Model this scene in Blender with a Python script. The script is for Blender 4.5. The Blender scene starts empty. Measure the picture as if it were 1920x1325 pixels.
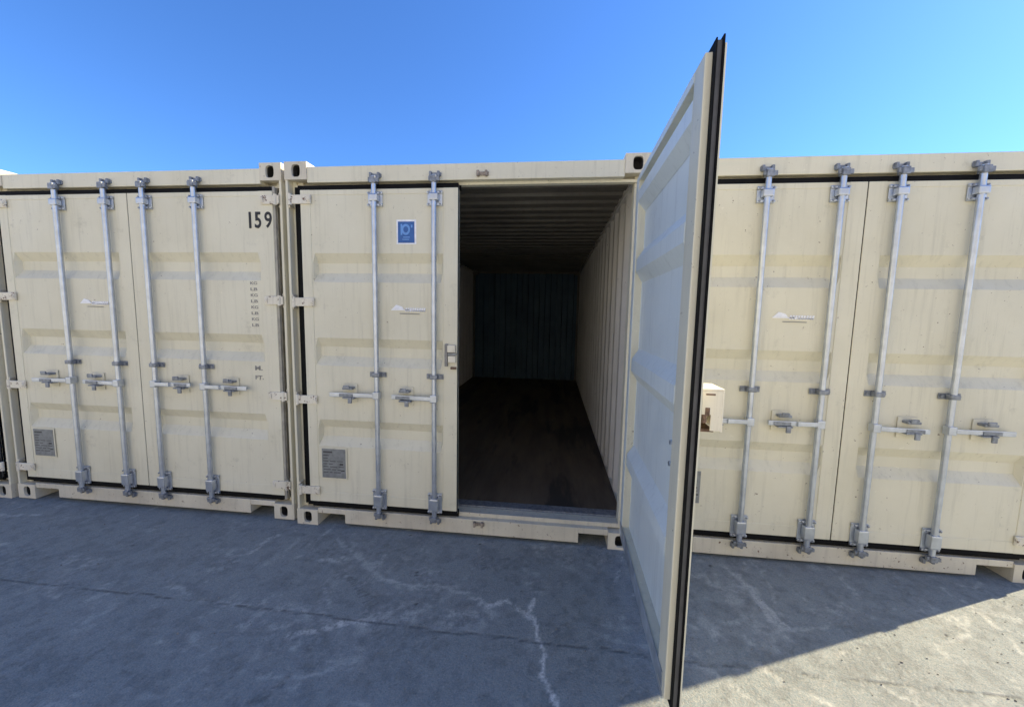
import bpy, bmesh, math, random
import numpy as np
from mathutils import Vector, Matrix
random.seed(7)
R = math.radians
sc = bpy.context.scene
C = sc.collection

# ------------------------------------------------------------------ camera
cam = bpy.data.cameras.new('camera')
cam.sensor_width = 36.0
cam.lens = 714.3 / 1920 * 36.0
cam.clip_start = 0.05
cam.clip_end = 3000
camo = bpy.data.objects.new('camera', cam)
C.objects.link(camo)
r_ = Vector((0.99386, 0.10892, 0.01923)); u_ = Vector((-0.02987, 0.09688, 0.99485)); f_ = Vector((-0.10649, 0.98932, -0.09954))
M = Matrix((r_, u_, -f_)).transposed().to_4x4()
M.translation = Vector((1.8632, -2.5269, 1.5801))
camo.matrix_world = M
sc.camera = camo

# ------------------------------------------------------------------ light
SUN_AZ = math.atan2(0.927, 0.375)      # from +Y towards +X
SUN_EL = R(36)
world = bpy.data.worlds.new('World'); sc.world = world; world.use_nodes = True
nt = world.node_tree
for n in list(nt.nodes): nt.nodes.remove(n)
wo = nt.nodes.new('ShaderNodeOutputWorld'); bg = nt.nodes.new('ShaderNodeBackground'); sky = nt.nodes.new('ShaderNodeTexSky')
sky.sky_type = 'NISHITA'; sky.sun_disc = False
sky.sun_elevation = SUN_EL; sky.sun_rotation = SUN_AZ
sky.altitude = 0; sky.air_density = 1.0; sky.dust_density = 0.3; sky.ozone_density = 3.0
bg.inputs['Strength'].default_value = 0.104
tint = nt.nodes.new('ShaderNodeMix'); tint.data_type = 'RGBA'; tint.blend_type = 'MULTIPLY'
ti = {i.identifier: i for i in tint.inputs}; ti['Factor_Float'].default_value = 1.0; ti['B_Color'].default_value = (.385, .64, .99, 1)
nt.links.new(sky.outputs[0], ti['A_Color'])
nt.links.new([o for o in tint.outputs if o.identifier == 'Result_Color'][0], bg.inputs[0]); nt.links.new(bg.outputs[0], wo.inputs[0])
sl = bpy.data.lights.new('sun', 'SUN'); sl.energy = 4.3; sl.angle = R(0.5); sl.color = (1.0, 0.85, 0.565)
so = bpy.data.objects.new('sun', sl); C.objects.link(so)
sd = Vector((math.sin(SUN_AZ) * math.cos(SUN_EL), math.cos(SUN_AZ) * math.cos(SUN_EL), math.sin(SUN_EL)))
so.rotation_euler = sd.to_track_quat('Z', 'Y').to_euler(); so.location = (0, 0, 20)
vs = sc.view_settings
vs.view_transform = 'Standard'; vs.look = 'None'; vs.gamma = 1.0; vs.exposure = 1.36; vs.use_curve_mapping = False
sc.cycles.max_bounces = 10; sc.cycles.diffuse_bounces = 6

# ------------------------------------------------------------------ materials
def nodes_of(m):
    m.use_nodes = True
    t = m.node_tree
    for n in list(t.nodes): t.nodes.remove(n)
    o = t.nodes.new('ShaderNodeOutputMaterial'); b = t.nodes.new('ShaderNodeBsdfPrincipled')
    t.links.new(b.outputs[0], o.inputs[0])
    return t, b
def noise(t, scale, detail=4, rough=.55, stretch=None, co=None):
    n = t.nodes.new('ShaderNodeTexNoise'); n.inputs['Scale'].default_value = scale
    n.inputs['Detail'].default_value = detail; n.inputs['Roughness'].default_value = rough
    mp = t.nodes.new('ShaderNodeMapping')
    if co is None:
        tc = t.nodes.new('ShaderNodeTexCoord'); co = tc.outputs['Object']
    t.links.new(co, mp.inputs[0])
    if stretch: mp.inputs['Scale'].default_value = stretch
    t.links.new(mp.outputs[0], n.inputs['Vector'])
    return n.outputs['Fac']
def ramp(t, fac, stops):
    r = t.nodes.new('ShaderNodeValToRGB')
    el = r.color_ramp.elements
    while len(el) < len(stops): el.new(.5)
    for e, (p, c) in zip(el, stops):
        e.position = p; e.color = (c, c, c, 1) if not isinstance(c, tuple) else (*c, 1)
    t.links.new(fac, r.inputs[0])
    return r.outputs[0]
def mix(t, fac, a, b, mode='MIX'):
    n = t.nodes.new('ShaderNodeMix'); n.data_type = 'RGBA'; n.blend_type = mode
    for s, v in (('Factor', fac), ('A', a), ('B', b)):
        sk = [i for i in n.inputs if i.name == s and (i.type == ('VALUE' if s == 'Factor' else 'RGBA'))][0]
        if isinstance(v, (int, float)): sk.default_value = v
        elif isinstance(v, tuple): sk.default_value = (*v, 1)
        else: t.links.new(v, sk)
    return [o for o in n.outputs if o.type == 'RGBA'][0]
def bump(t, b, h, strength, dist):
    n = t.nodes.new('ShaderNodeBump'); n.inputs['Strength'].default_value = strength; n.inputs['Distance'].default_value = dist
    t.links.new(h, n.inputs['Height']); t.links.new(n.outputs[0], b.inputs['Normal'])

def painted(name, col, dark, rust=(.12, .055, .03), rough=.5, wear=.662, dents=.55):
    """sheet steel paint: slow tonal drift, faint vertical runs, scuffs and small rust freckles"""
    m = bpy.data.materials.new(name); t, b = nodes_of(m)
    geo = t.nodes.new('ShaderNodeNewGeometry').outputs['Position']
    a = ramp(t, noise(t, 1.7, 5, .6, co=geo), [(.3, 0.0), (.7, 1.0)])
    c = mix(t, a, col, dark)
    runs = ramp(t, noise(t, 3.0, 6, .7, (9, 9, .5), geo), [(.52, 0.0), (.78, .55)])
    c = mix(t, runs, c, tuple(x * .72 for x in dark))
    scuff = ramp(t, noise(t, 26, 5, .75, (1, 1, 2.2), geo), [(.64, 0.0), (.70, .5)])
    c = mix(t, scuff, c, tuple(min(1, x * 1.22) for x in col))
    grime = ramp(t, noise(t, 7, 8, .8, co=geo), [(.58, 0.0), (.8, .6)])
    c = mix(t, grime, c, tuple(x * .5 for x in dark))
    rrun = ramp(t, noise(t, 5.5, 6, .75, (7, 7, .35), geo), [(.66, 0.0), (.74, .55)])
    c = mix(t, rrun, c, tuple(.5 * x + .5 * y for x, y in zip((.34, .20, .10), dark)))
    ru = ramp(t, noise(t, 34, 6, .72, co=geo), [(wear, 0.0), (wear + .035, 1.0)])
    c = mix(t, ru, c, rust)
    t.links.new(c, b.inputs['Base Color'])
    rr = ramp(t, noise(t, 9, 4, co=geo), [(.3, rough - .1), (.7, rough + .12)])
    t.links.new(rr, b.inputs['Roughness'])
    b.inputs['Specular IOR Level'].default_value = .35
    bump(t, b, noise(t, 3.1, 2, .4, (1, 1, .8), geo), dents, .022)
    return m
CR = (.755, .715, .565); CRD = (.67, .63, .485)
m_cream = painted('cream_paint', CR, CRD)
m_creamworn = painted('worn_cream_paint', (.74, .685, .545), (.52, .475, .38), wear=.63, rough=.6)
m_inner = painted('grey_inner_paint', (.78, .83, .80), (.70, .745, .72), wear=.70, rough=.45, dents=.25)
m_end_shade = painted('blue_grey_end_wall_shade', (.09, .15, .20), (.06, .10, .14), wear=.7, rough=.6, dents=.25)  # end wall coloured dark to carry the shade deep inside the container
m_wallin = painted('dirty_inner_wall_paint', (.76, .73, .67), (.62, .59, .53), wear=.66, rough=.6, dents=.25)
m_inshade = painted('interior_shade_paint', (.20, .185, .155), (.12, .11, .095), wear=.62, rough=.6, dents=.25)  # ceiling and rear frame parts: interior shade put into the paint colour
m_hinge = painted('worn_hinge_paint', (.84, .80, .68), (.62, .56, .44), wear=.58, rough=.5)
m_lock = painted('white_lockbox_paint', (.82, .77, .64), (.70, .64, .50), wear=.66, rough=.5)

def simple(name, col, rough=.5, metal=0, var=.12, scale=30, bmp=0.0):
    m = bpy.data.materials.new(name); t, b = nodes_of(m)
    f = ramp(t, noise(t, scale, 5), [(.3, 0.0), (.7, 1.0)])
    c = mix(t, f, tuple(x * (1 - var) for x in col), tuple(min(1, x * (1 + var)) for x in col))
    t.links.new(c, b.inputs['Base Color']); b.inputs['Roughness'].default_value = rough; b.inputs['Metallic'].default_value = metal
    if bmp: bump(t, b, noise(t, scale * 2, 4), bmp, .004)
    return m
m_zinc = simple('galvanised_steel', (.52, .56, .62), .36, .8, .12, 18, .2)
m_zincd = simple('weathered_galvanised_steel', (.25, .27, .30), .5, .5, .35, 40, .3)
m_rubber = simple('black_rubber', (.007, .007, .007), .8, 0, .3, 20, .2)
m_rubber.node_tree.nodes['Principled BSDF'].inputs['Specular IOR Level'].default_value = .15
m_seal = simple('painted_over_seal', (.34, .32, .27), .6, 0, .25, 14, .2)
m_rubberg = simple('grey_rubber', (.09, .09, .095), .5, 0, .3, 12, .2)
m_hole = simple('dark_cavity', (.03, .028, .025), .9)
m_rust = simple('rusty_steel', (.16, .10, .07), .8, .1, .45, 60, .4)
m_stain = simple('grimy_bare_steel', (.30, .25, .20), .7, .1, .5, 70, .4)
m_black = simple('black_stencil_paint', (.02, .02, .022), .6)
m_greyink = simple('faded_grey_stencil', (.25, .24, .22), .7)
m_white = simple('white_decal', (.85, .86, .9), .4)
m_blue = simple('blue_decal', (.012, .10, .34), .35, 0, .15, 12)
m_pale = simple('pale_blue_ink', (.12, .30, .66), .4)
m_plate = simple('dull_aluminium_plate', (.24, .25, .25), .45, .3, .25, 25, .2)
m_platedk = simple('etched_plate_ink', (.07, .07, .07), .5, .2)
m_kick = simple('weathered_zinc_strip', (.36, .40, .44), .45, .3, .45, 9, .3)

# plywood floor of the container
m_floor = bpy.data.materials.new('worn_plywood'); t, b = nodes_of(m_floor)
g = t.nodes.new('ShaderNodeNewGeometry').outputs['Position']
c = mix(t, ramp(t, noise(t, 2.2, 7, .65, (3.2, .5, 1), g), [(.35, 0.0), (.7, 1.0)]), (.075, .055, .038), (.145, .108, .07))
c = mix(t, ramp(t, noise(t, 1.7, 5, .6, (2.6, .45, 1), g), [(.52, 0.0), (.60, .9)]), c, (.03, .026, .022))
c = mix(t, ramp(t, noise(t, 8, 8, .8, (1, 3, 1), g), [(.62, 0.0), (.75, .5)]), c, (.20, .17, .14))
t.links.new(c, b.inputs['Base Color']); b.inputs['Roughness'].default_value = .7
bump(t, b, noise(t, 30, 5, .7, (1, .2, 1), g), .3, .004)

# ground
m_ground = bpy.data.materials.new('concrete_paving'); t, b = nodes_of(m_ground)
g = t.nodes.new('ShaderNodeNewGeometry').outputs['Position']
G1 = (.182, .230, .250); G2 = (.230, .276, .290)
c = mix(t, ramp(t, noise(t, 1.1, 7, .65, co=g), [(.25, 0.0), (.75, 1.0)]), G1, G2)
c = mix(t, ramp(t, noise(t, 6, 8, .75, co=g), [(.50, 0.0), (.78, .35)]), c, (.19, .185, .18))
agg = ramp(t, noise(t, 150, 3, .7, co=g), [(.35, 0.0), (.7, 1.0)])
c = mix(t, agg, c, (.36, .35, .32)); 
vo = t.nodes.new('ShaderNodeTexVoronoi'); vo.inputs['Scale'].default_value = 60; t.links.new(g, vo.inputs['Vector'])
c = mix(t, ramp(t, vo.outputs['Distance'], [(.10, .35), (.22, 0.0)]), c, (.10, .095, .09))
def attr(nm):
    a = t.nodes.new('ShaderNodeAttribute'); a.attribute_name = nm; return a.outputs['Fac']
sep = t.nodes.new('ShaderNodeSeparateXYZ'); t.links.new(g, sep.inputs[0])
edge = t.nodes.new('ShaderNodeMath'); edge.operation = 'MULTIPLY_ADD'; t.links.new(noise(t, 2.0, 5, co=g), edge.inputs[0]); edge.inputs[1].default_value = .6; t.links.new(sep.outputs['Y'], edge.inputs[2])
mr = t.nodes.new('ShaderNodeMapRange'); mr.inputs['From Min'].default_value = -4.6; mr.inputs['From Max'].default_value = -4.0; mr.inputs['To Min'].default_value = 1; mr.inputs['To Max'].default_value = 0
t.links.new(edge.outputs[0], mr.inputs['Value'])
bounce_gravel = mix(t, agg, (.52, .50, .45), (.66, .63, .57))          # pale gravel of the unseen bank, added to bounce warm light
c = mix(t, mr.outputs[0], c, bounce_gravel)
def mul(a, b_):
    n = t.nodes.new('ShaderNodeMath'); n.operation = 'MULTIPLY'; t.links.new(a, n.inputs[0]); t.links.new(b_, n.inputs[1]); return n.outputs[0]
c = mix(t, ramp(t, noise(t, 28, 7, .8, co=g), [(.50, 0.0), (.66, .55)]), c, (.16, .165, .165))
c = mix(t, ramp(t, noise(t, 40, 6, .8, (1, 1.6, 1), g), [(.60, 0.0), (.68, .5)]), c, (.42, .42, .40))
fine_n = ramp(t, noise(t, 70, 6, .8, co=g), [(.36, 0.15), (.55, 1.0)])
c = mix(t, mul(attr('chalk'), fine_n), c, (.74, .73, .69))
c = mix(t, mul(attr('crack'), ramp(t, noise(t, 55, 5, .8, co=g), [(.34, 0.3), (.5, 1.0)])), c, (.05, .05, .05))
t.links.new(c, b.inputs['Base Color'])
b.inputs['Roughness'].default_value = .82; b.inputs['Specular IOR Level'].default_value = .3
hn = t.nodes.new('ShaderNodeMath'); hn.operation = 'MULTIPLY_ADD'
t.links.new(attr('crack'), hn.inputs[0]); hn.inputs[1].default_value = -1.5; t.links.new(noise(t, 90, 6, .75, co=g), hn.inputs[2])
bump(t, b, hn.outputs[0], .8, .008)

# ------------------------------------------------------------------ mesh helpers
class MB:
    def __init__(s): s.v = []; s.f = []; s.mi = []; s.mats = []; s.sm = []
    def mat(s, m):
        if m not in s.mats: s.mats.append(m)
        return s.mats.index(m)
    def add(s, vs_, fs, m, smooth=False):
        o = len(s.v); s.v += [tuple(x) for x in vs_]; k = s.mat(m)
        for f in fs: s.f.append(tuple(o + i for i in f)); s.mi.append(k); s.sm.append(smooth)
        return s
    def box(s, x0, x1, y0, y1, z0, z1, m, bev=0.0):
        if x0 > x1: x0, x1 = x1, x0
        if bev <= 0:
            V = [(x, y, z) for z in (z0, z1) for y in (y0, y1) for x in (x0, x1)]
            F = [(0, 2, 3, 1), (4, 5, 7, 6), (0, 1, 5, 4), (2, 6, 7, 3), (0, 4, 6, 2), (1, 3, 7, 5)]
            return s.add(V, F, m)
        bm = bmesh.new(); bmesh.ops.create_cube(bm, size=1)
        for v in bm.verts:
            v.co = ((x0 + x1) / 2 + v.co.x * (x1 - x0), (y0 + y1) / 2 + v.co.y * (y1 - y0), (z0 + z1) / 2 + v.co.z * (z1 - z0))
        bmesh.ops.bevel(bm, geom=bm.edges[:], offset=min(bev, .45 * min(x1 - x0, y1 - y0, z1 - z0)), segments=2, affect='EDGES', profile=.6)
        bm.verts.index_update()
        s.add([v.co[:] for v in bm.verts], [[v.index for v in f.verts] for f in bm.faces], m)
        bm.free(); return s
    def cyl(s, p0, p1, r, m, n=16, r1=None, caps=True):
        p0 = Vector(p0); p1 = Vector(p1); d = (p1 - p0).normalized(); a = d.orthogonal().normalized(); bb = d.cross(a)
        r1 = r if r1 is None else r1; V = []
        for p, rr in ((p0, r), (p1, r1)):
            for i in range(n):
                th = 2 * math.pi * i / n; V.append(p + (a * math.cos(th) + bb * math.sin(th)) * rr)
        s.add(V, [(i, (i + 1) % n, n + (i + 1) % n, n + i) for i in range(n)], m, True)
        if caps: s.add(V, [tuple(reversed(range(n))), tuple(range(n, 2 * n))], m)
        return s
    def build(s, name, parent=None, loc=(0, 0, 0)):
        me = bpy.data.meshes.new(name); me.from_pydata(s.v, [], s.f)
        for m in s.mats: me.materials.append(m)
        me.polygons.foreach_set('material_index', s.mi); me.polygons.foreach_set('use_smooth', s.sm)
        bm = bmesh.new(); bm.from_mesh(me); bmesh.ops.recalc_face_normals(bm, faces=bm.faces[:]); bm.to_mesh(me); bm.free()
        me.update()
        o = bpy.data.objects.new(name, me); C.objects.link(o); o.location = loc
        if parent: o.parent = parent
        return o

def holed_plate(mb, org, U, V, N, w, h, hw, hh, depth, m, n=20, cx=.5, cy=.5):
    """rectangular face w*h with a stadium-like hole hw*hh and a dark cavity behind it"""
    org = Vector(org); U = Vector(U); V = Vector(V); N = Vector(N)
    ring = []; rect = []
    for i in range(n * 4):
        th = 2 * math.pi * (i + .5) / (n * 4); cx_, sx_ = math.cos(th), math.sin(th)
        e = 3.2
        k = (abs(cx_) ** e + abs(sx_) ** e) ** (-1 / e)
        ring.append((w * cx + hw / 2 * k * cx_, h * cy + hh / 2 * k * sx_))
        q = 1 / max(abs(cx_), abs(sx_)); X = max(-1, min(1, q * cx_)); Y = max(-1, min(1, q * sx_))
        rect.append((w * (.5 + .5 * X), h * (.5 + .5 * Y)))
    L = n * 4
    for i, (sx_, sy_) in enumerate(((1, 1), (-1, 1), (-1, -1), (1, -1))):
        j = L // 8 + i * L // 4
        for jj in (j - 1, j):
            pass
        rect[j % L] = (w * (.5 + .5 * sx_), h * (.5 + .5 * sy_))
    P = lambda a, d=0: org + U * a[0] + V * a[1] - N * d
    vs_ = [P(a) for a in rect] + [P(a) for a in ring]
    mb.add(vs_, [(i, (i + 1) % L, L + (i + 1) % L, L + i) for i in range(L)], m)
    lip = .018
    vs_ = [P(a) for a in ring] + [P(a, lip) for a in ring]
    mb.add(vs_, [(i, (i + 1) % L, L + (i + 1) % L, L + i) for i in range(L)], m)
    vs_ = [P(a, lip) for a in ring] + [P(a, depth) for a in ring]
    mb.add(vs_, [(i, (i + 1) % L, L + (i + 1) % L, L + i) for i in range(L)] + [tuple(range(L, 2 * L))], m_hole)

def casting(x0, y0, z0, sx, sy, top, parent):
    rear = y0 > 1
    """ISO corner casting; x0,y0 is the outer corner, sx,sy point inwards"""
    W, D, H = .162, .178, .118
    mb = MB(); m = m_inshade if rear else m_creamworn  # rear castings get the shade-darkened colour instead of cream
    x1 = x0 + sx * W; y1 = y0 + sy * D; xa, xb = min(x0, x1), max(x0, x1); ya, yb = min(y0, y1), max(y0, y1)
    fy = y0; by = y1
    holed_plate(mb, (xa, fy, z0), (1, 0, 0), (0, 0, 1), (0, -sy, 0), W, H, .062, .082, .075, m, cx=.5 + sx * .02)
    holed_plate(mb, (x0, ya, z0), (0, 1, 0), (0, 0, 1), (-sx, 0, 0), D, H, .082, .056, .06, m)
    mb.add([(xa, by, z0), (xb, by, z0), (xb, by, z0 + H), (xa, by, z0 + H)], [(0, 1, 2, 3)], m)
    mb.add([(x1, ya, z0), (x1, yb, z0), (x1, yb, z0 + H), (x1, ya, z0 + H)], [(0, 1, 2, 3)], m)
    if top:
        holed_plate(mb, (xa, ya, z0 + H), (1, 0, 0), (0, 1, 0), (0, 0, 1), W, D, .064, .11, .02, m)
        mb.add([(xa, ya, z0), (xb, ya, z0), (xb, yb, z0), (xa, yb, z0)], [(0, 1, 2, 3)], m)
    else:
        for z in (z0, z0 + H):
            mb.add([(xa, ya, z), (xb, ya, z), (xb, yb, z), (xa, yb, z)], [(0, 1, 2, 3)], m)
    return mb.build('corner_casting', parent)

def corrugated(mb, length, pitch, depth, flat_o, slope, fn, m_out, m_in, th=.0025):
    """fn(s, d, k) -> (p_start, p_end) pair of points across the sheet for position s and depth d"""
    prof = []; s = 0; flat_i = pitch - flat_o - 2 * slope
    while s < length:
        for ds, d in ((0, 0), (flat_o, 0), (flat_o + slope, depth), (flat_o + slope + flat_i, depth)):
            if s + ds < length: prof.append((s + ds, d))
        s += pitch
    prof.append((length, prof[-1][1]))
    for off, m in ((0, m_out), (th, m_in)):
        V = []
        for s, d in prof: V += list(fn(s, d + off))
        mb.add(V, [(2 * i, 2 * i + 2, 2 * i + 3, 2 * i + 1) for i in range(len(prof) - 1)], m)

# ------------------------------------------------------------------ lettering
def letters(txt, m, name, parent, x0, x1, z0, z1, y, thick=.0008, bold=.012):
    size = 1.0
    cu = bpy.data.curves.new(name, 'FONT'); cu.body = txt; cu.size = size; cu.extrude = thick / 2; cu.offset = bold
    o = bpy.data.objects.new(name, cu); C.objects.link(o)
    dg = bpy.context.evaluated_depsgraph_get(); dg.update()
    me = bpy.data.meshes.new_from_object(o.evaluated_get(dg)); me.name = name
    bpy.data.objects.remove(o); me.materials.clear(); me.materials.append(m)
    me.transform(Matrix.Rotation(R(90), 4, 'X'))
    co = np.array([v.co[:] for v in me.vertices]); lo, hi = co.min(0), co.max(0)
    for v in me.vertices: v.co = (x0 + (v.co.x - lo[0]) / (hi[0] - lo[0]) * (x1 - x0), y + (v.co.y - lo[1]), z0 + (v.co.z - lo[2]) / (hi[2] - lo[2]) * (z1 - z0))
    ob = bpy.data.objects.new(name, me); C.objects.link(ob); ob.parent = parent
    return ob

# ------------------------------------------------------------------ door leaf
# leaf frame: u = distance from hinge pin line, v = depth (0 outer face), z. side = +1 hinge at left, -1 hinge at right.
ZT, ZB = 2.404, .186
PIN_V = -.020
HJ = random.Random(21)
def door_leaf(parent, side, pin, angle=0.0, u0=.077, u1=1.183, handle_z=1.005, rods=(1.062 - .033, .652 - .033), hingez=(2.34, 1.645, .95, .273), sw=.072, hl=.14):
    X = lambda u: side * u
    oy = -PIN_V                      # leaf outer face at local y = +.02
    F = MB(); m = m_cream; T = .05
    def bx(mb, ua, ub, va, vb, za, zb, m, bev=.0): mb.box(X(ua), X(ub), va + oy, vb + oy, za, zb, m, bev)
    sr = .098
    ref_l = u0 + sw; ref_r = u1 - sr
    bx(F, u0, ref_l, 0, T, ZB, ZT, m, .004)
    bx(F, ref_r, u1, 0, T, ZB, ZT, m, .004)
    bx(F, ref_l - .004, ref_r + .004, .0015, T - .0015, ZT - .035, ZT - .001, m, .003)
    bx(F, ref_l - .004, ref_r + .004, .0015, T - .0015, ZB + .001, ZB + .075, m, .003)
    root = F.build('door_leaf', parent, pin)
    root.rotation_euler = (0, 0, angle)
    # corrugated panel
    P = MB()
    us = [ref_l, ref_l + .006, ref_l + .022, ref_r - .020, ref_r - .004, ref_r]
    zs = [ZB + .075]; dz = {ZB + .075: 0}
    for zc in (.715, 1.305, 1.89):
        for z, d in ((zc - .105, 0), (zc - .040, 1), (zc + .028, 1), (zc + .092, 0)):
            zs.append(z); dz[z] = d
    # shallow pressed step under the top rail; bulges to the inside
    for z, d in ((2.19, 0), (2.20, 0), (ZT - .035, 0)): zs.append(z); dz[z] = d
    D = .040; VP = .004
    for th, mm in ((0, m_cream), (.0028, m_inner)):
        V = []
        for z in zs:
            for i, u in enumerate(us):
                d = D * dz[z] * (1 if i in (2, 3) else 0)
                V.append((X(u), oy + VP + min(d, .044) + th, z))
        n = len(us)
        P.add(V, [(j * n + i, j * n + i + 1, (j + 1) * n + i + 1, (j + 1) * n + i) for j in range(len(zs) - 1) for i in range(n - 1)], mm)
    # inner top stiffener (hat section) behind the top of the panel
    ua, ub = ref_l, ref_r
    prof = [(VP + .004, 2.195), (.050, 2.25), (.050, 2.315), (VP + .006, 2.34)]
    V = []
    for v, z in prof: V += [(X(ua), oy + v, z), (X(ub), oy + v, z)]
    P.add(V, [(2 * i, 2 * i + 1, 2 * i + 3, 2 * i + 2) for i in range(3)], m_inner)
    for k in (0, 1): P.add([V[k], V[k + 2], V[k + 4], V[k + 6]], [(0, 1, 2, 3)], m_inner)
    # grey paint skin on the inner faces of the rails
    P.box(X(ua), X(ub), oy + T - .002, oy + T + .0015, ZT - .034, ZT - .003, m_inner)
    P.box(X(u0 + .004), X(ua - .002), oy + T - .001, oy + T + .0015, ZB + .01, ZT - .01, m_inner)
    P.build('door_panel', root)
    # rubber gasket: body and two lips round the whole leaf
    G = MB()
    for va, vb, e, mm in ((.004, .009, .030, m_rubber), (.009, .024, .020, m_rubberg), (.024, .028, .025, m_rubber)):
        eh = .018 if e > .022 else .012
        eh2 = e
        bx(G, u0 - eh, u0 + .001, va, vb, ZB - eh2, ZT + eh2, mm if u0 > .05 else m_seal)
        bx(G, u1 - .001, u1 + (e if angle else .0025), va, vb, ZB - eh2, ZT + eh2, mm)
        bx(G, u0 + .001, u1 - .001, va, vb, ZT - .0008, ZT + eh2 - .0005, mm)
        bx(G, u0 + .001, u1 - .001, va, vb, ZB - eh2 + .0005, ZB + .0008, mm)
    if angle:
        bx(G, u1 - .003, u1 + .031, -.0015, .0035, ZB - .030, ZT + .004, m_cream)
    G.build('door_gasket', root)
    if angle:
        K = MB()   # weathered strip along the inner bottom edge, leaning inwards at its foot
        za, zb = ZB + .003, ZB + .080
        V = [(X(u0 + .004), oy + T + .004, zb), (X(u1 - .03), oy + T + .004, zb), (X(u1 - .03), oy + T - .002, za - .03), (X(u0 + .004), oy + T - .002, za - .03)]
        V2 = [(x, y - .003, z) for x, y, z in V]
        K.add(V + V2, [(0, 1, 2, 3), (7, 6, 5, 4), (0, 4, 5, 1), (1, 5, 6, 2), (2, 6, 7, 3), (3, 7, 4, 0)], m_kick)
        K.build('bottom_seal_strip', root)
        for z in (1.078, .989):
            B = MB(); B.cyl((X(.935), oy + T - .045, z), (X(.935), oy + VP + .010, z), .010, m_zinc, 12)
            B.build('bolt_head', root)
    # hinges
    for z in hingez:
        H = MB()
        bx(H, u0 - .057, u0 - .057 + hl, -.012, -.001, z - .030, z + .030, m_hinge, .004)
        bx(H, u0 + .058, u0 + .081, -.018, -.010, z - .020, z + .020, m_hinge, .006)
        H.cyl((X(.010), oy - .010, z - .036), (X(.010), oy - .010, z + .036), .012, m_hinge, 14)
        H.cyl((X(u0 + .068), oy - .022, z), (X(u0 + .068), oy - .015, z), .010, m_hinge, 10)
        H.build('hinge', root)
    # locking bars
    for u in rods:
        Bm = MB(); r = .0165; yv = -.026
        x = X(u)
        Bm.cyl((x, oy + yv, .118), (x, oy + yv, 2.475), r, m_zinc, 18, caps=True)
        rod = Bm.build('locking_bar', root)
        for z0, z1, sgn in ((2.428, 2.470, 1), (.115, .150, -1)):
            Kp = MB(); Kp.box(x - .020, x + .020, oy - .050, oy - .008, z0, z1, m_zincd, .004)
            Kp.box(x + .012, x + .040, oy - .046, oy - .030, z0 + .006, z1 - .008, m_zincd, .003)
            Kp.box(x - .034, x - .014, oy - .040, oy - .024, z0 + .010, z1 - .004, m_zincd, .003)
            Kp.build('bar_cam', root)
        for z0, z1 in ((2.285, 2.383), (.168, .315)):
            g_ = MB()
            g_.box(x - .050, x + .050, oy - .006, oy - .0005, z0, z1, m_zinc, .002)
            g_.box(x - .030, x + .030, oy - .047, oy - .006, z0 + .03, z1 - .03 if z1 < 1 else z1 - .022, m_zinc, .008)
            for zz in (z0 + .010, z1 - .012):
                g_.box(x - .052, x + .052, oy - .018, oy - .006, zz - .007, zz + .007, m_zinc, .003)
                for q in (-.038, .038): g_.cyl((x + q, oy - .024, zz), (x + q, oy - .017, zz), .006, m_zincd, 8)
            g_.build('bar_guide', root)
        g_ = MB(); z = 1.150
        g_.box(x - .060, x + .060, oy - .006, oy - .0005, z - .018, z + .018, m_zincd, .002)
        g_.box(x - .026, x + .026, oy - .046, oy - .006, z - .015, z + .015, m_zincd, .006)
        for q in (-.046, .046): g_.cyl((x + q, oy - .014, z), (x + q, oy - .005, z), .010, m_zincd, 10)
        g_.build('bar_guide', root)
        hj = HJ.uniform(-.006, .006)
        # lever handle: runs from the bar towards the hinge side for the left leaf
        L = MB(); hz = handle_z + hj; d = -1 if side > 0 else 1; ln = .345 if abs(u - rods[0]) > .01 else .30
        L.box(x - .022, x + .022, oy - .054, oy - .010, hz - .026, hz + .026, m_zinc, .006)
        L.box(x + d * .018, x + d * .125, oy - .056, oy - .044, hz - .014, hz + .014, m_zinc, .004)
        L.box(x + d * .120, x + d * ln, oy - .042, oy - .032, hz - .018, hz + .012, m_zinc, .004)
        L.box(x + d * .17, x + d * .27, oy - .046, oy - .0425, hz - .016, hz + .006, m_zincd, .002)
        L.box(x + d * .112, x + d * .135, oy - .055, oy - .034, hz - .016, hz + .014, m_zinc, .004)
        lv = L.build('lever_handle', root)
        for v in lv.data.vertices: v.co.z += (v.co.x - x) * hj * 4 
        L = MB(); cx = x + d * .205
        L.box(cx - .060, cx + .050, oy - .005, oy - .0005, hz - .060, hz + .070, m_cream, .002)
        L.box(cx - .038, cx + .034, oy - .052, oy - .005, hz + .034, hz + .050, m_zincd, .004)
        L.box(cx - .028, cx + .016, oy - .060, oy - .048, hz + .042, hz + .066, m_zincd, .004)
        L.box(cx - .040, cx + .046, oy - .050, oy - .005, hz - .030, hz - .020, m_zincd, .003)
        L.box(cx + .004, cx + .032, oy - .058, oy - .046, hz - .060, hz - .018, m_zincd, .004)
        L.build('handle_catch', root)
    return root, X, oy

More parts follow.
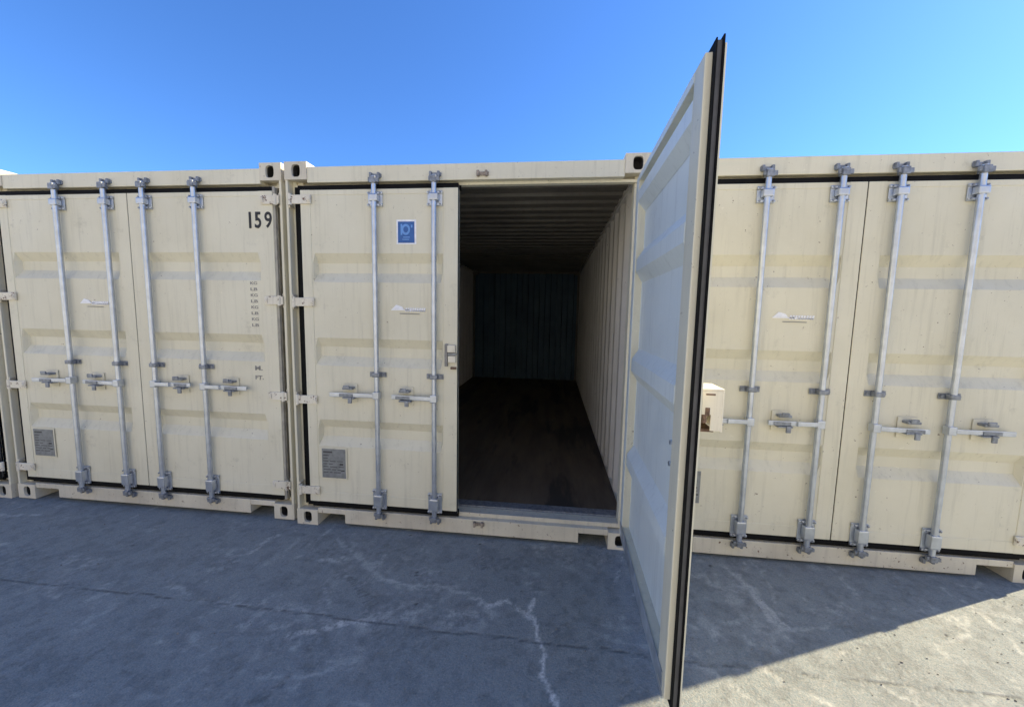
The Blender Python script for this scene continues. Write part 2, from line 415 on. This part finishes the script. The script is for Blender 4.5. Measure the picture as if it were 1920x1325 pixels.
def number_plate(root, X, oy, u, z, w=.2, h=.235, side=1):
    P = MB(); x0 = X(u); y = oy - .004
    x1 = x0 + w
    P.box(x0, x1, y, oy - .0006, z, z + h, m_cream, .002)
    P.box(x0 + .010, x1 - .010, y - .002, y - .0001, z + .008, z + h - .010, m_plate)
    y -= .0022
    rnd = random.Random(3)
    P.box(x0 + .02, x0 + .09, y - .0006, y, z + h - .040, z + h - .028, m_platedk)
    for r in range(7):
        zz = z + h - .062 - r * .021; n = rnd.randint(1, 3); xx = x0 + .02
        for k in range(n):
            L = rnd.uniform(.02, .06)
            if xx + L < x1 - .02: P.box(xx, xx + L, y - .0005, y, zz, zz + .005, m_platedk)
            xx += L + .012
    P.box(x1 - .055, x1 - .028, y - .0006, y, z + .105, z + .120, m_platedk)
    P.box(x1 - .045, x1 - .018, y - .0006, y, z + .060, z + .070, m_platedk)
    for a in (.016, w - .016):
        for bb in (.014, h - .016): P.cyl((x0 + a, y - .001, z + bb), (x0 + a, y + .002, z + bb), .004, m_zincd, 8)
    P.build('data_plate', root)

def logo_decal(root, X, oy, u, z):
    """small white italic company transfer with a grey underline; too blurred in the photo to read"""
    D = MB(); x = X(u); y0, y1 = oy - .0012, oy + .0028
    def quad(p): D.add([(x + a, y0, z + c) for a, c in p] + [(x + a, y1, z + c) for a, c in p], [(0, 1, 2, 3), (7, 6, 5, 4), (0, 4, 5, 1), (1, 5, 6, 2), (2, 6, 7, 3), (3, 7, 4, 0)], m_white)
    quad([(-.115, .004), (-.03, .004), (-.045, .022), (-.085, .034)])
    quad([(-.12, -.004), (.01, -.004), (.014, .003), (-.118, .003)])
    for i in range(9):
        a = -.022 + i * .016
        quad([(a, -.012), (a + .010, -.012), (a + .016, .014), (a + .005, .014)])
    quad([(.02, -.006), (.12, -.010), (.122, -.004), (.022, -.001)])
    D2 = [(-.06, -.028), (.08, -.030), (.08, -.025), (-.06, -.023)]
    D.add([(x + a, y0, z + c) for a, c in D2], [(0, 1, 2, 3)], m_greyink)
    o = D.build('logo_decal', root)

# ------------------------------------------------------------------ container
CW, CD, CH = 2.438, 6.058, 2.591
def container(loc, label, hz=1.005, open_right=False, ru0=.077):
    root = bpy.data.objects.new('shipping_container', None); C.objects.link(root); root.location = loc
    root['label'] = label; root['category'] = 'shipping container'; root['group'] = 'cream shipping containers standing side by side'
    for x, sx in ((0, 1), (CW, -1)):
        for y, sy in ((0, 1), (CD, -1)):
            casting(x, y, 0, sx, sy, False, root); casting(x, y, CH - .118, sx, sy, True, root)
        p = MB(); q = lambda a: x + sx * a
        p.box(q(.003), q(.021), .003, .160, .117, CH - .117, m_cream, .004)
        p.box(q(.0205), q(.048), .056, .160, .1175, CH - .1175, m_cream)
        p.box(q(.048), q(.088), .070, .150, .117, CH - .117, m_cream, .003)
        for z in (2.34, 1.645, .95, .273):      # hinge lugs welded on the post
            p.box(q(.019), q(.030), .006, .055, z - .050, z - .034, m_creamworn, .003)
            p.box(q(.019), q(.030), .006, .055, z + .034, z + .050, m_creamworn, .003)
        p.build('corner_post', root)
        p = MB(); p.box(q(.003), q(.085), CD - .10, CD - .004, .117, CH - .117, m_inshade, .004); p.build('corner_post', root)
        # side wall
        w = MB()
        fn = lambda s, d, x=x, sx=sx: ((x + sx * (.008 + d), .16 + s, .14), (x + sx * (.008 + d), .16 + s, 2.52))
        corrugated(w, CD - .26, .278, .036, .072, .068, fn, m_cream, m_wallin)
        w.build('side_wall', root)
        w = MB(); w.box(q(.004), q(.060), .178, CD - .178, 2.515, 2.572, m_wallin, .003); w.build('top_side_rail', root)
        w = MB(); w.box(q(.004), q(.050), .178, CD - .178, .012, .150, m_cream, .003); w.build('bottom_side_rail', root)
    # header
    h = MB()
    h.box(.162, CW - .162, .004, .090, 2.452, 2.556, m_cream, .005)
    h.box(.048, CW - .048, .050, .092, 2.434, 2.4515, m_cream)
    h.box(.050, CW - .050, .0925, .150, 2.470, 2.552, m_cream)
    h.build('door_header', root)
    ks = [(.652, 1), (1.062, 1), (CW - 1.062, 1)] + ([] if open_right else [(CW - .652, 1)])
    for x, _ in ks:
        for z, mm in ((2.468, m_zincd), (.088, m_zincd)):
            k = MB()
            if open_right and x > 1.2: mm = m_stain
            k.box(x - .036, x - .020, -.020, .0045, z, z + .036, mm, .004)
            k.box(x + .018, x + .034, -.020, .0045, z, z + .036, mm, .004)
            k.box(x - .040, x + .042, -.004, .0045, z + .006, z + .030, mm, .003)
            k.build('cam_keeper', root)
    # sill
    s = MB()
    s.box(.379, CW - .363, .006, .150, .024, .133, m_creamworn, .004)
    for a, b2 in ((.162, .379), (CW - .363, CW - .162)): s.box(a, b2, .008, .150, .092, .1325, m_creamworn, .003)
    for a in (.372, CW - .372): s.box(a, a + .008, .010, .150, .026, .093, m_creamworn)
    s.box(.163, .375, .146, .152, .012, .094, m_hole); s.box(CW - .375, CW - .163, .146, .152, .012, .094, m_hole)
    s.build('door_sill', root)
    s = MB()
    s.box(.088, CW - .088, .052, .150, .1335, .150, m_creamworn, .003)
    s.box(.050, CW - .050, .1505, .235, .120, .162, m_zincd, .003)
    s.box(.088, CW - .088, .044, .0515, .1335, .163, m_creamworn, .002)
    s.build('threshold_plate', root)
    # floor
    f = MB(); f.box(.048, CW - .048, .236, CD - .06, .100, .150, m_hole)
    for i in range(5):
        ya = .2365 + i * 1.155; yb = min(ya + 1.1515, CD - .062)
        f.box(.049, CW / 2 - .0015, ya, yb, .1505, .160 + .0006 * (i % 2), m_floor); f.box(CW / 2 + .0015, CW - .049, ya, yb, .1505, .1605 - .0006 * (i % 2), m_floor)
    f.build('plywood_floor', root)
    # roof
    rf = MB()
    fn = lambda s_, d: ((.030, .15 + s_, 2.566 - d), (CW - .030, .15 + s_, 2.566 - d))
    corrugated(rf, CD - .165, .209, .022, .091, .013, fn, m_cream, m_inshade)
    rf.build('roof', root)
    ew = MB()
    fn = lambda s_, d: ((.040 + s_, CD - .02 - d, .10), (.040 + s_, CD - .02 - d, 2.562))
    corrugated(ew, CW - .08, .25, .045, .11, .018, fn, m_cream, m_end_shade)
    ew.box(.060, CW - .060, CD - .07, CD - .012, 2.50, 2.57, m_inshade, .003); ew.box(.162, CW - .162, CD - .07, CD - .004, .012, .15, m_cream, .003)
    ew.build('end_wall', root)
    # gaskets seated in the frame round the doors
    gk = MB()
    gk.box(.0485, .108, .036, .069, .150, 2.433, m_rubber); 
    gk.box(.109, 1.224 if open_right else CW - .109, .052, .058, 2.398, 2.4335, m_rubber)
    gk.box(.109, 1.224 if open_right else CW - .109, .030, .0435, .1345, .186, m_rubber)
    if not open_right: gk.box(CW - .031 - ru0, min(CW - .0885, CW - .012 - ru0 + .02), .040, .066, .150, 2.433, m_rubber if ru0 > .05 else m_seal)
    gk.build('frame_seal', root)
    L = door_leaf(root, 1, (.033, PIN_V, 0), handle_z=hz)
    if open_right:
        Rr = door_leaf(root, -1, (2.405, -.02, 0), angle=R(88.6), handle_z=hz)
    else:
        Rr = door_leaf(root, -1, (CW - .033, PIN_V, 0), handle_z=hz, u0=ru0, sw=.149 - ru0)
    return root, L, Rr

# container pieces use leaf coordinate u; abs local x = .033 + u (left) or CW-.033-u (right)
B_, BL, BR = container((0, 0, 0), 'cream shipping container with its right door swung wide open, dark inside', open_right=True)
A_, AL, AR = container((-CW - .045, .028, .008), 'cream shipping container left of the open one, black 159 stencilled on its closed door', ru0=.040)
C_, CL, CR_ = container((CW + .018, .006, -.004), 'cream shipping container behind the open door at the right, both of its own doors closed', hz=.95)
D_, DL, DR = container((-2 * CW - .10, .02, 0), 'cream shipping container at the far left edge, only the corner of its front in view')

# open container: latch plate and stickers on the left leaf
root, X, oy = BL
q = MB()
q.box(1.100, 1.120, oy - .022, oy - .0005, 1.225, 1.378, m_greyink, .003)
q.box(1.120, 1.176, oy - .030, oy - .0005, 1.322, 1.372, m_lock, .006)
q.box(1.124, 1.178, oy - .026, oy - .0005, 1.252, 1.298, m_lock, .006)
q.box(1.120, 1.180, oy - .016, oy - .0005, 1.302, 1.318, m_zincd, .003)
q.box(1.140, 1.178, oy - .020, oy - .0005, 1.206, 1.222, m_rust, .003)
q.build('latch_bracket', root)
s = MB(); x0 = .798 - .033 + .006; z0 = 2.050; y = oy + .004
s.box(x0 - .010, x0 + .127, y - .0012, y - .0002, z0 - .008, z0 + .152, m_white)
s.box(x0, x0 + .115, y - .0024, y - .0013, z0, z0 + .140, m_blue)
cx, cz = x0 + .055, z0 + .088; V = []
n = 28
for k, rr in ((0, .030), (1, .017)):
    V += [(cx + rr * math.cos(2 * math.pi * i / n), y - .0028, cz + 1.2 * rr * math.sin(2 * math.pi * i / n)) for i in range(n)]
s.add(V, [(i, (i + 1) % n, n + (i + 1) % n, n + i) for i in range(n)], m_pale)
s.box(cx - .036, cx - .024, y - .0030, y - .0024, cz - .036, cz + .036, m_pale)
s.box(cx + .036, cx + .046, y - .0030, y - .0024, cz + .012, cz + .030, m_pale)
s.box(x0 + .036, x0 + .082, y - .0030, y - .0024, z0 + .034, z0 + .041, m_pale)
s.box(x0 + .030, x0 + .078, y - .0030, y - .0024, z0 + .020, z0 + .026, m_pale)
st = s.build('blue_sticker', root)
logo_decal(root, X, oy, .872 - .033, 1.603)
number_plate(root, X, oy, .205 - .033, .368)
# small lead seal remains and panel patch
# right neighbour
root, X, oy = CL
number_plate(root, X, oy, .205 - .033, .368); logo_decal(root, X, oy, .872 - .033, 1.603)
root, X, oy = DL
number_plate(root, X, oy, .205 - .033, .368); logo_decal(root, X, oy, .872 - .033, 1.603)
root, X, oy = AL
number_plate(root, X, oy, .205 - .033, .368); logo_decal(root, X, oy, .872 - .033, 1.603)
# left neighbour: stencils on its right leaf  (leaf local x = abs x - pin x)
root, X, oy = AR
px = -.045 - .033
for ch, a, b2 in (('1', -.302, -.288), ('5', -.258, -.208), ('9', -.182, -.126)):
    letters(ch, m_black, 'number_stencil', root, a - px, b2 - px, 2.150, 2.262, oy - .0012, thick=.006, bold=.02)
for i, tx in enumerate('KG LB KG LB KG LB KG LB'.split()):
    letters(tx, m_greyink, 'weight_stencil', root, -.318 - px, -.264 - px, 1.756 - i * .043, 1.777 - i * .043, oy + .0026, bold=.02)
letters('M.', m_greyink, 'volume_stencil', root, -.312 - px, -.252 - px, 1.134, 1.168, oy + .0026, bold=.03)
letters('FT.', m_greyink, 'volume_stencil', root, -.312 - px, -.246 - px, 1.066, 1.096, oy + .0026, bold=.03)

# lock box on the outer face of the open leaf
root, X, oy = BR
q = MB()
u0, u1 = 1.045, 1.165; za, zb = 1.195, 1.345
q.box(X(u0), X(u1), oy - .090, oy - .0005, zb - .008, zb, m_lock, .003)
q.box(X(u0), X(u1), oy - .090, oy - .083, za, zb - .008, m_lock, .002)
q.box(X(u0), X(u0 + .006), oy - .083, oy - .001, za, zb - .008, m_lock)
q.box(X(u1 - .006), X(u1), oy - .083, oy - .050, za + .004, zb - .008, m_lock)
q.box(X(u1 - .006), X(u1), oy - .050, oy - .020, za + .060, zb - .008, m_lock)
q.box(X(u1 - .014), X(u1 + .002), oy - .046, oy - .030, za + .055, za + .085, m_rust, .003)
q.box(X(u1 - .014), X(u1 + .003), oy - .036, oy - .022, za + .030, za + .060, m_rust, .003)
q.box(X(u1 - .02), X(u1 + .002), oy - .060, oy - .030, zb - .022, zb - .017, m_rust)
q.box(X(u0 + .01), X(u1 - .02), oy - .070, oy - .006, za - .006, za + .004, m_rust, .002)
q.build('lock_box', root)

# ------------------------------------------------------------------ ground
def fine(a, b_, st): return list(np.arange(a, b_, st))
xs = [-600, -200, -80, -30, -12, -6, -4] + fine(-3.2, 6.0, .0125) + [6.5, 8, 12, 30, 80, 200, 600]
ys = [-600, -200, -80, -30] + fine(-20, -3, .5) + [-2.8, -2.5] + fine(-2.2, .3, .0125) + [.6, 1.2, 3, 6, 9, 15, 30, 80, 200, 600]
xs = np.array(xs); ys = np.array(ys)
GX, GY = np.meshgrid(xs, ys)
P = np.stack([GX.ravel(), GY.ravel()], 1)
rng = np.random.default_rng(5)
def vnoise(p, s, seed):
    rg = np.random.default_rng(seed); T = rg.random((256, 256)); q = p * s + 1000; i = np.floor(q).astype(int); f = q - i; f = f * f * (3 - 2 * f)
    g = lambda a, b_: T[(i[:, 0] + a) % 256, (i[:, 1] + b_) % 256]
    return (g(0, 0) * (1 - f[:, 0]) + g(1, 0) * f[:, 0]) * (1 - f[:, 1]) + (g(0, 1) * (1 - f[:, 0]) + g(1, 1) * f[:, 0]) * f[:, 1]
fb = lambda s, seed: (vnoise(P, s, seed) * .5 + vnoise(P, s * 2.1, seed + 1) * .3 + vnoise(P, s * 4.3, seed + 2) * .2)
near = (P[:, 0] > -3.3) & (P[:, 0] < 6) & (P[:, 1] > -2.3) & (P[:, 1] < .4)
W = np.stack([P[:, 0] + (fb(14, 11) - .5) * .06, P[:, 1] + (fb(14, 31) - .5) * .06], 1)
def dist(path, Q):
    d = np.full(len(Q), 9.0)
    for a, b_ in zip(path[:-1], path[1:]):
        a = np.array(a); v = np.array(b_) - a; tt = np.clip(((Q - a) @ v) / (v @ v), 0, 1)
        d = np.minimum(d, np.linalg.norm(Q - a - tt[:, None] * v, axis=1))
    return d
chalk = np.zeros(len(P)); crack = np.zeros(len(P))
n1 = fb(22, 51); n2 = fb(9, 71); n3 = fb(45, 91)
def line(path, w, amt, brk=.35):
    global chalk
    k = np.clip(1.7 - dist(path, W) / (w * 1.15), 0, 1) * amt * np.clip((n1 - brk) * 5, 0, 1)
    chalk = np.maximum(chalk, k)
line([(.63, -.94), (.683, -.898), (.761, -.876), (.853, -.821), (.954, -.814)], .014, .85, .25)
line([(.948, -.802), (1.064, -.735), (1.161, -.708), (1.272, -.72), (1.427, -.713), (1.538, -.698)], .05, .42, .42)
line([(1.544, -.616), (1.656, -.572), (1.748, -.644), (1.79, -.651)], .012, .8, .25)
line([(1.79, -.651), (1.825, -.724), (1.853, -.847), (1.871, -1.002), (1.921, -1.113), (1.96, -1.3)], .0065, 1.0, .1)
line([(1.769, -.641), (1.774, -.556), (1.788, -.525)], .009, .9, .1)
line([(.876, -.497), (1.071, -.504), (1.25, -.512), (1.394, -.532), (1.52, -.605)], .007, .5, .2)
line([(.423, -.366), (.56, -.396), (.54, -.34)], .014, .6, .3)
line([(.164, -.362), (.282, -.356)], .014, .6, .3)
line([(-.06, -.373), (-.054, -.17)], .012, .6, .3)
line([(.402, -.13), (.854, -.474)], .012, .35, .3); line([(.52, -.16), (.884, -.487)], .010, .3, .3)
line([(3.024, -.107), (3.063, -.257), (3.066, -.548)], .018, .5, .35); line([(3.057, -.30), (3.12, -.55)], .008, .6, .3)
line([(2.675, -.53), (2.73, -.674)], .02, .4, .3); line([(2.85, -.2), (3.0, -.7)], .03, .25, .4)
rl = random.Random(12)
for k in range(110):                                   # faint scrapes left by dragged steel and tyres
    x = rl.uniform(-2.8, 5.2); y = rl.uniform(-1.5, -.02); a = rl.choice([rl.gauss(-.7, .25), rl.gauss(.1, .3), rl.gauss(1.3, .3)]); L = rl.uniform(.05, .55)
    line([(x, y), (x + L * .5 * math.cos(a), y + L * .5 * math.sin(a)), (x + L * math.cos(a + .15), y + L * math.sin(a + .15))], rl.uniform(.005, .014), rl.uniform(.15, .45), .4)
chalk = np.maximum(chalk, np.clip((fb(5, 131) - .60) * 3, 0, .35) * np.clip((n3 - .45) * 4, 0, 1))
def crk(path, w, amt, brk=0, Q=None):
    global crack
    k = np.clip(1.5 - dist(path, W if Q is None else Q) / w, 0, 1) * amt * (np.clip((n1 - brk) * 6, 0, 1) if brk else 1)
    crack = np.maximum(crack, k)
Wj = np.stack([P[:, 0], P[:, 1] + (fb(6, 211) - .5) * .03], 1)
crk([(-9, -.79), (.269, -.785), (1.24, -.806), (2.2, -.81), (2.53, -.826), (12, -.84)], .0065, .62, .30, Wj)
for sgn in (0, .035):                                  # tyre tread print: two rows of small lugs
    a = np.array((.597 + sgn, -.438)); b_ = np.array((.911 + sgn, -.686))
    for k in range(16):
        c0 = a + (b_ - a) * k / 15; crk([tuple(c0 + (-.014, -.008)), tuple(c0 + (.014, .010))], .005, .42)
crk([(.86, -.202), (1.046, -.338), (1.248, -.504)], .006, .35, .4)
crk([(.66, -1.30), (.734, -1.232), (.767, -1.126)], .022, .5, .42)
for c0 in ((.887, -.025), (1.072, -.40), (1.075, -.425), (1.157, -.653), (2.912, -.09), (1.40, -.06), (-.9, -.4), (3.9, -.5)):
    crk([c0, (c0[0] + .004, c0[1])], .008, .95, 0, P)
crack = np.maximum(crack, np.clip((fb(4, 171) - .55) * 3, 0, .32) * np.clip((n3 - .42) * 4, 0, 1) * near)
crack = np.maximum(crack, np.clip((fb(16, 411) - .52) * 1.6, 0, .22) * near)
crack = crack * near; chalk = chalk * near
ny, nx = GX.shape
Z = (fb(.8, 301) - .5) * .006 * near; Z = np.minimum(Z, 0) - .0015
bounce_bk = np.clip((-4.5 - P[:, 1]) / 7.5, 0, 1); Z = Z + bounce_bk * bounce_bk * (3 - 2 * bounce_bk) * 7.5 + bounce_bk * (fb(.5, 401) - .5) * .8      # unseen gravel bank added behind the camera, bounces light onto the container fronts
I = np.arange(ny * nx).reshape(ny, nx)
Fq = np.stack([I[:-1, :-1].ravel(), I[:-1, 1:].ravel(), I[1:, 1:].ravel(), I[1:, :-1].ravel()], 1)
me = bpy.data.meshes.new('ground')
me.vertices.add(len(P)); me.vertices.foreach_set('co', np.column_stack([P, Z]).ravel())
me.loops.add(Fq.size); me.loops.foreach_set('vertex_index', Fq.ravel())
me.polygons.add(len(Fq)); me.polygons.foreach_set('loop_start', np.arange(len(Fq)) * 4)
try: me.polygons.foreach_set('loop_total', np.full(len(Fq), 4))
except Exception: pass
me.update(calc_edges=True); me.validate()
me.polygons.foreach_set('use_smooth', np.ones(len(Fq), bool))
for nm, arr in (('chalk', chalk), ('crack', crack)):
    at = me.attributes.new(nm, 'FLOAT', 'POINT'); at.data.foreach_set('value', arr.astype(np.float32))
me.materials.append(m_ground)
go = bpy.data.objects.new('ground', me); C.objects.link(go); go['kind'] = 'structure'

# ------------------------------------------------------------------ loose grit on the paving
gr = MB(); rg = random.Random(44); m_grit = simple('grit_stone', (.24, .23, .21), .85, 0, .5, 90)
for k in range(900):
    x = rg.uniform(-3, 5.6); y = -abs(rg.gauss(0, .55)) - .015 if k % 2 else rg.uniform(-2.0, -.1)
    if y < -2.1: continue
    r = rg.uniform(.0012, .0042) * (1.4 if rg.random() < .08 else 1)
    V = []
    for dz, rr in ((0, 1.0), (.9, .75)):
        for i in range(5):
            th = i * 1.2566 + rg.uniform(-.3, .3) + dz; V.append((x + r * rr * math.cos(th) * rg.uniform(.7, 1.2), y + r * rr * math.sin(th) * rg.uniform(.7, 1.2), -.003 + dz * r * 1.2 + .002))
    gr.add(V, [(i, (i + 1) % 5, 5 + (i + 1) % 5, 5 + i) for i in range(5)] + [(5, 6, 7, 8, 9)], m_grit)
g_o = gr.build('loose_grit'); g_o['kind'] = 'stuff'; g_o['label'] = 'small grit stones scattered over the concrete'
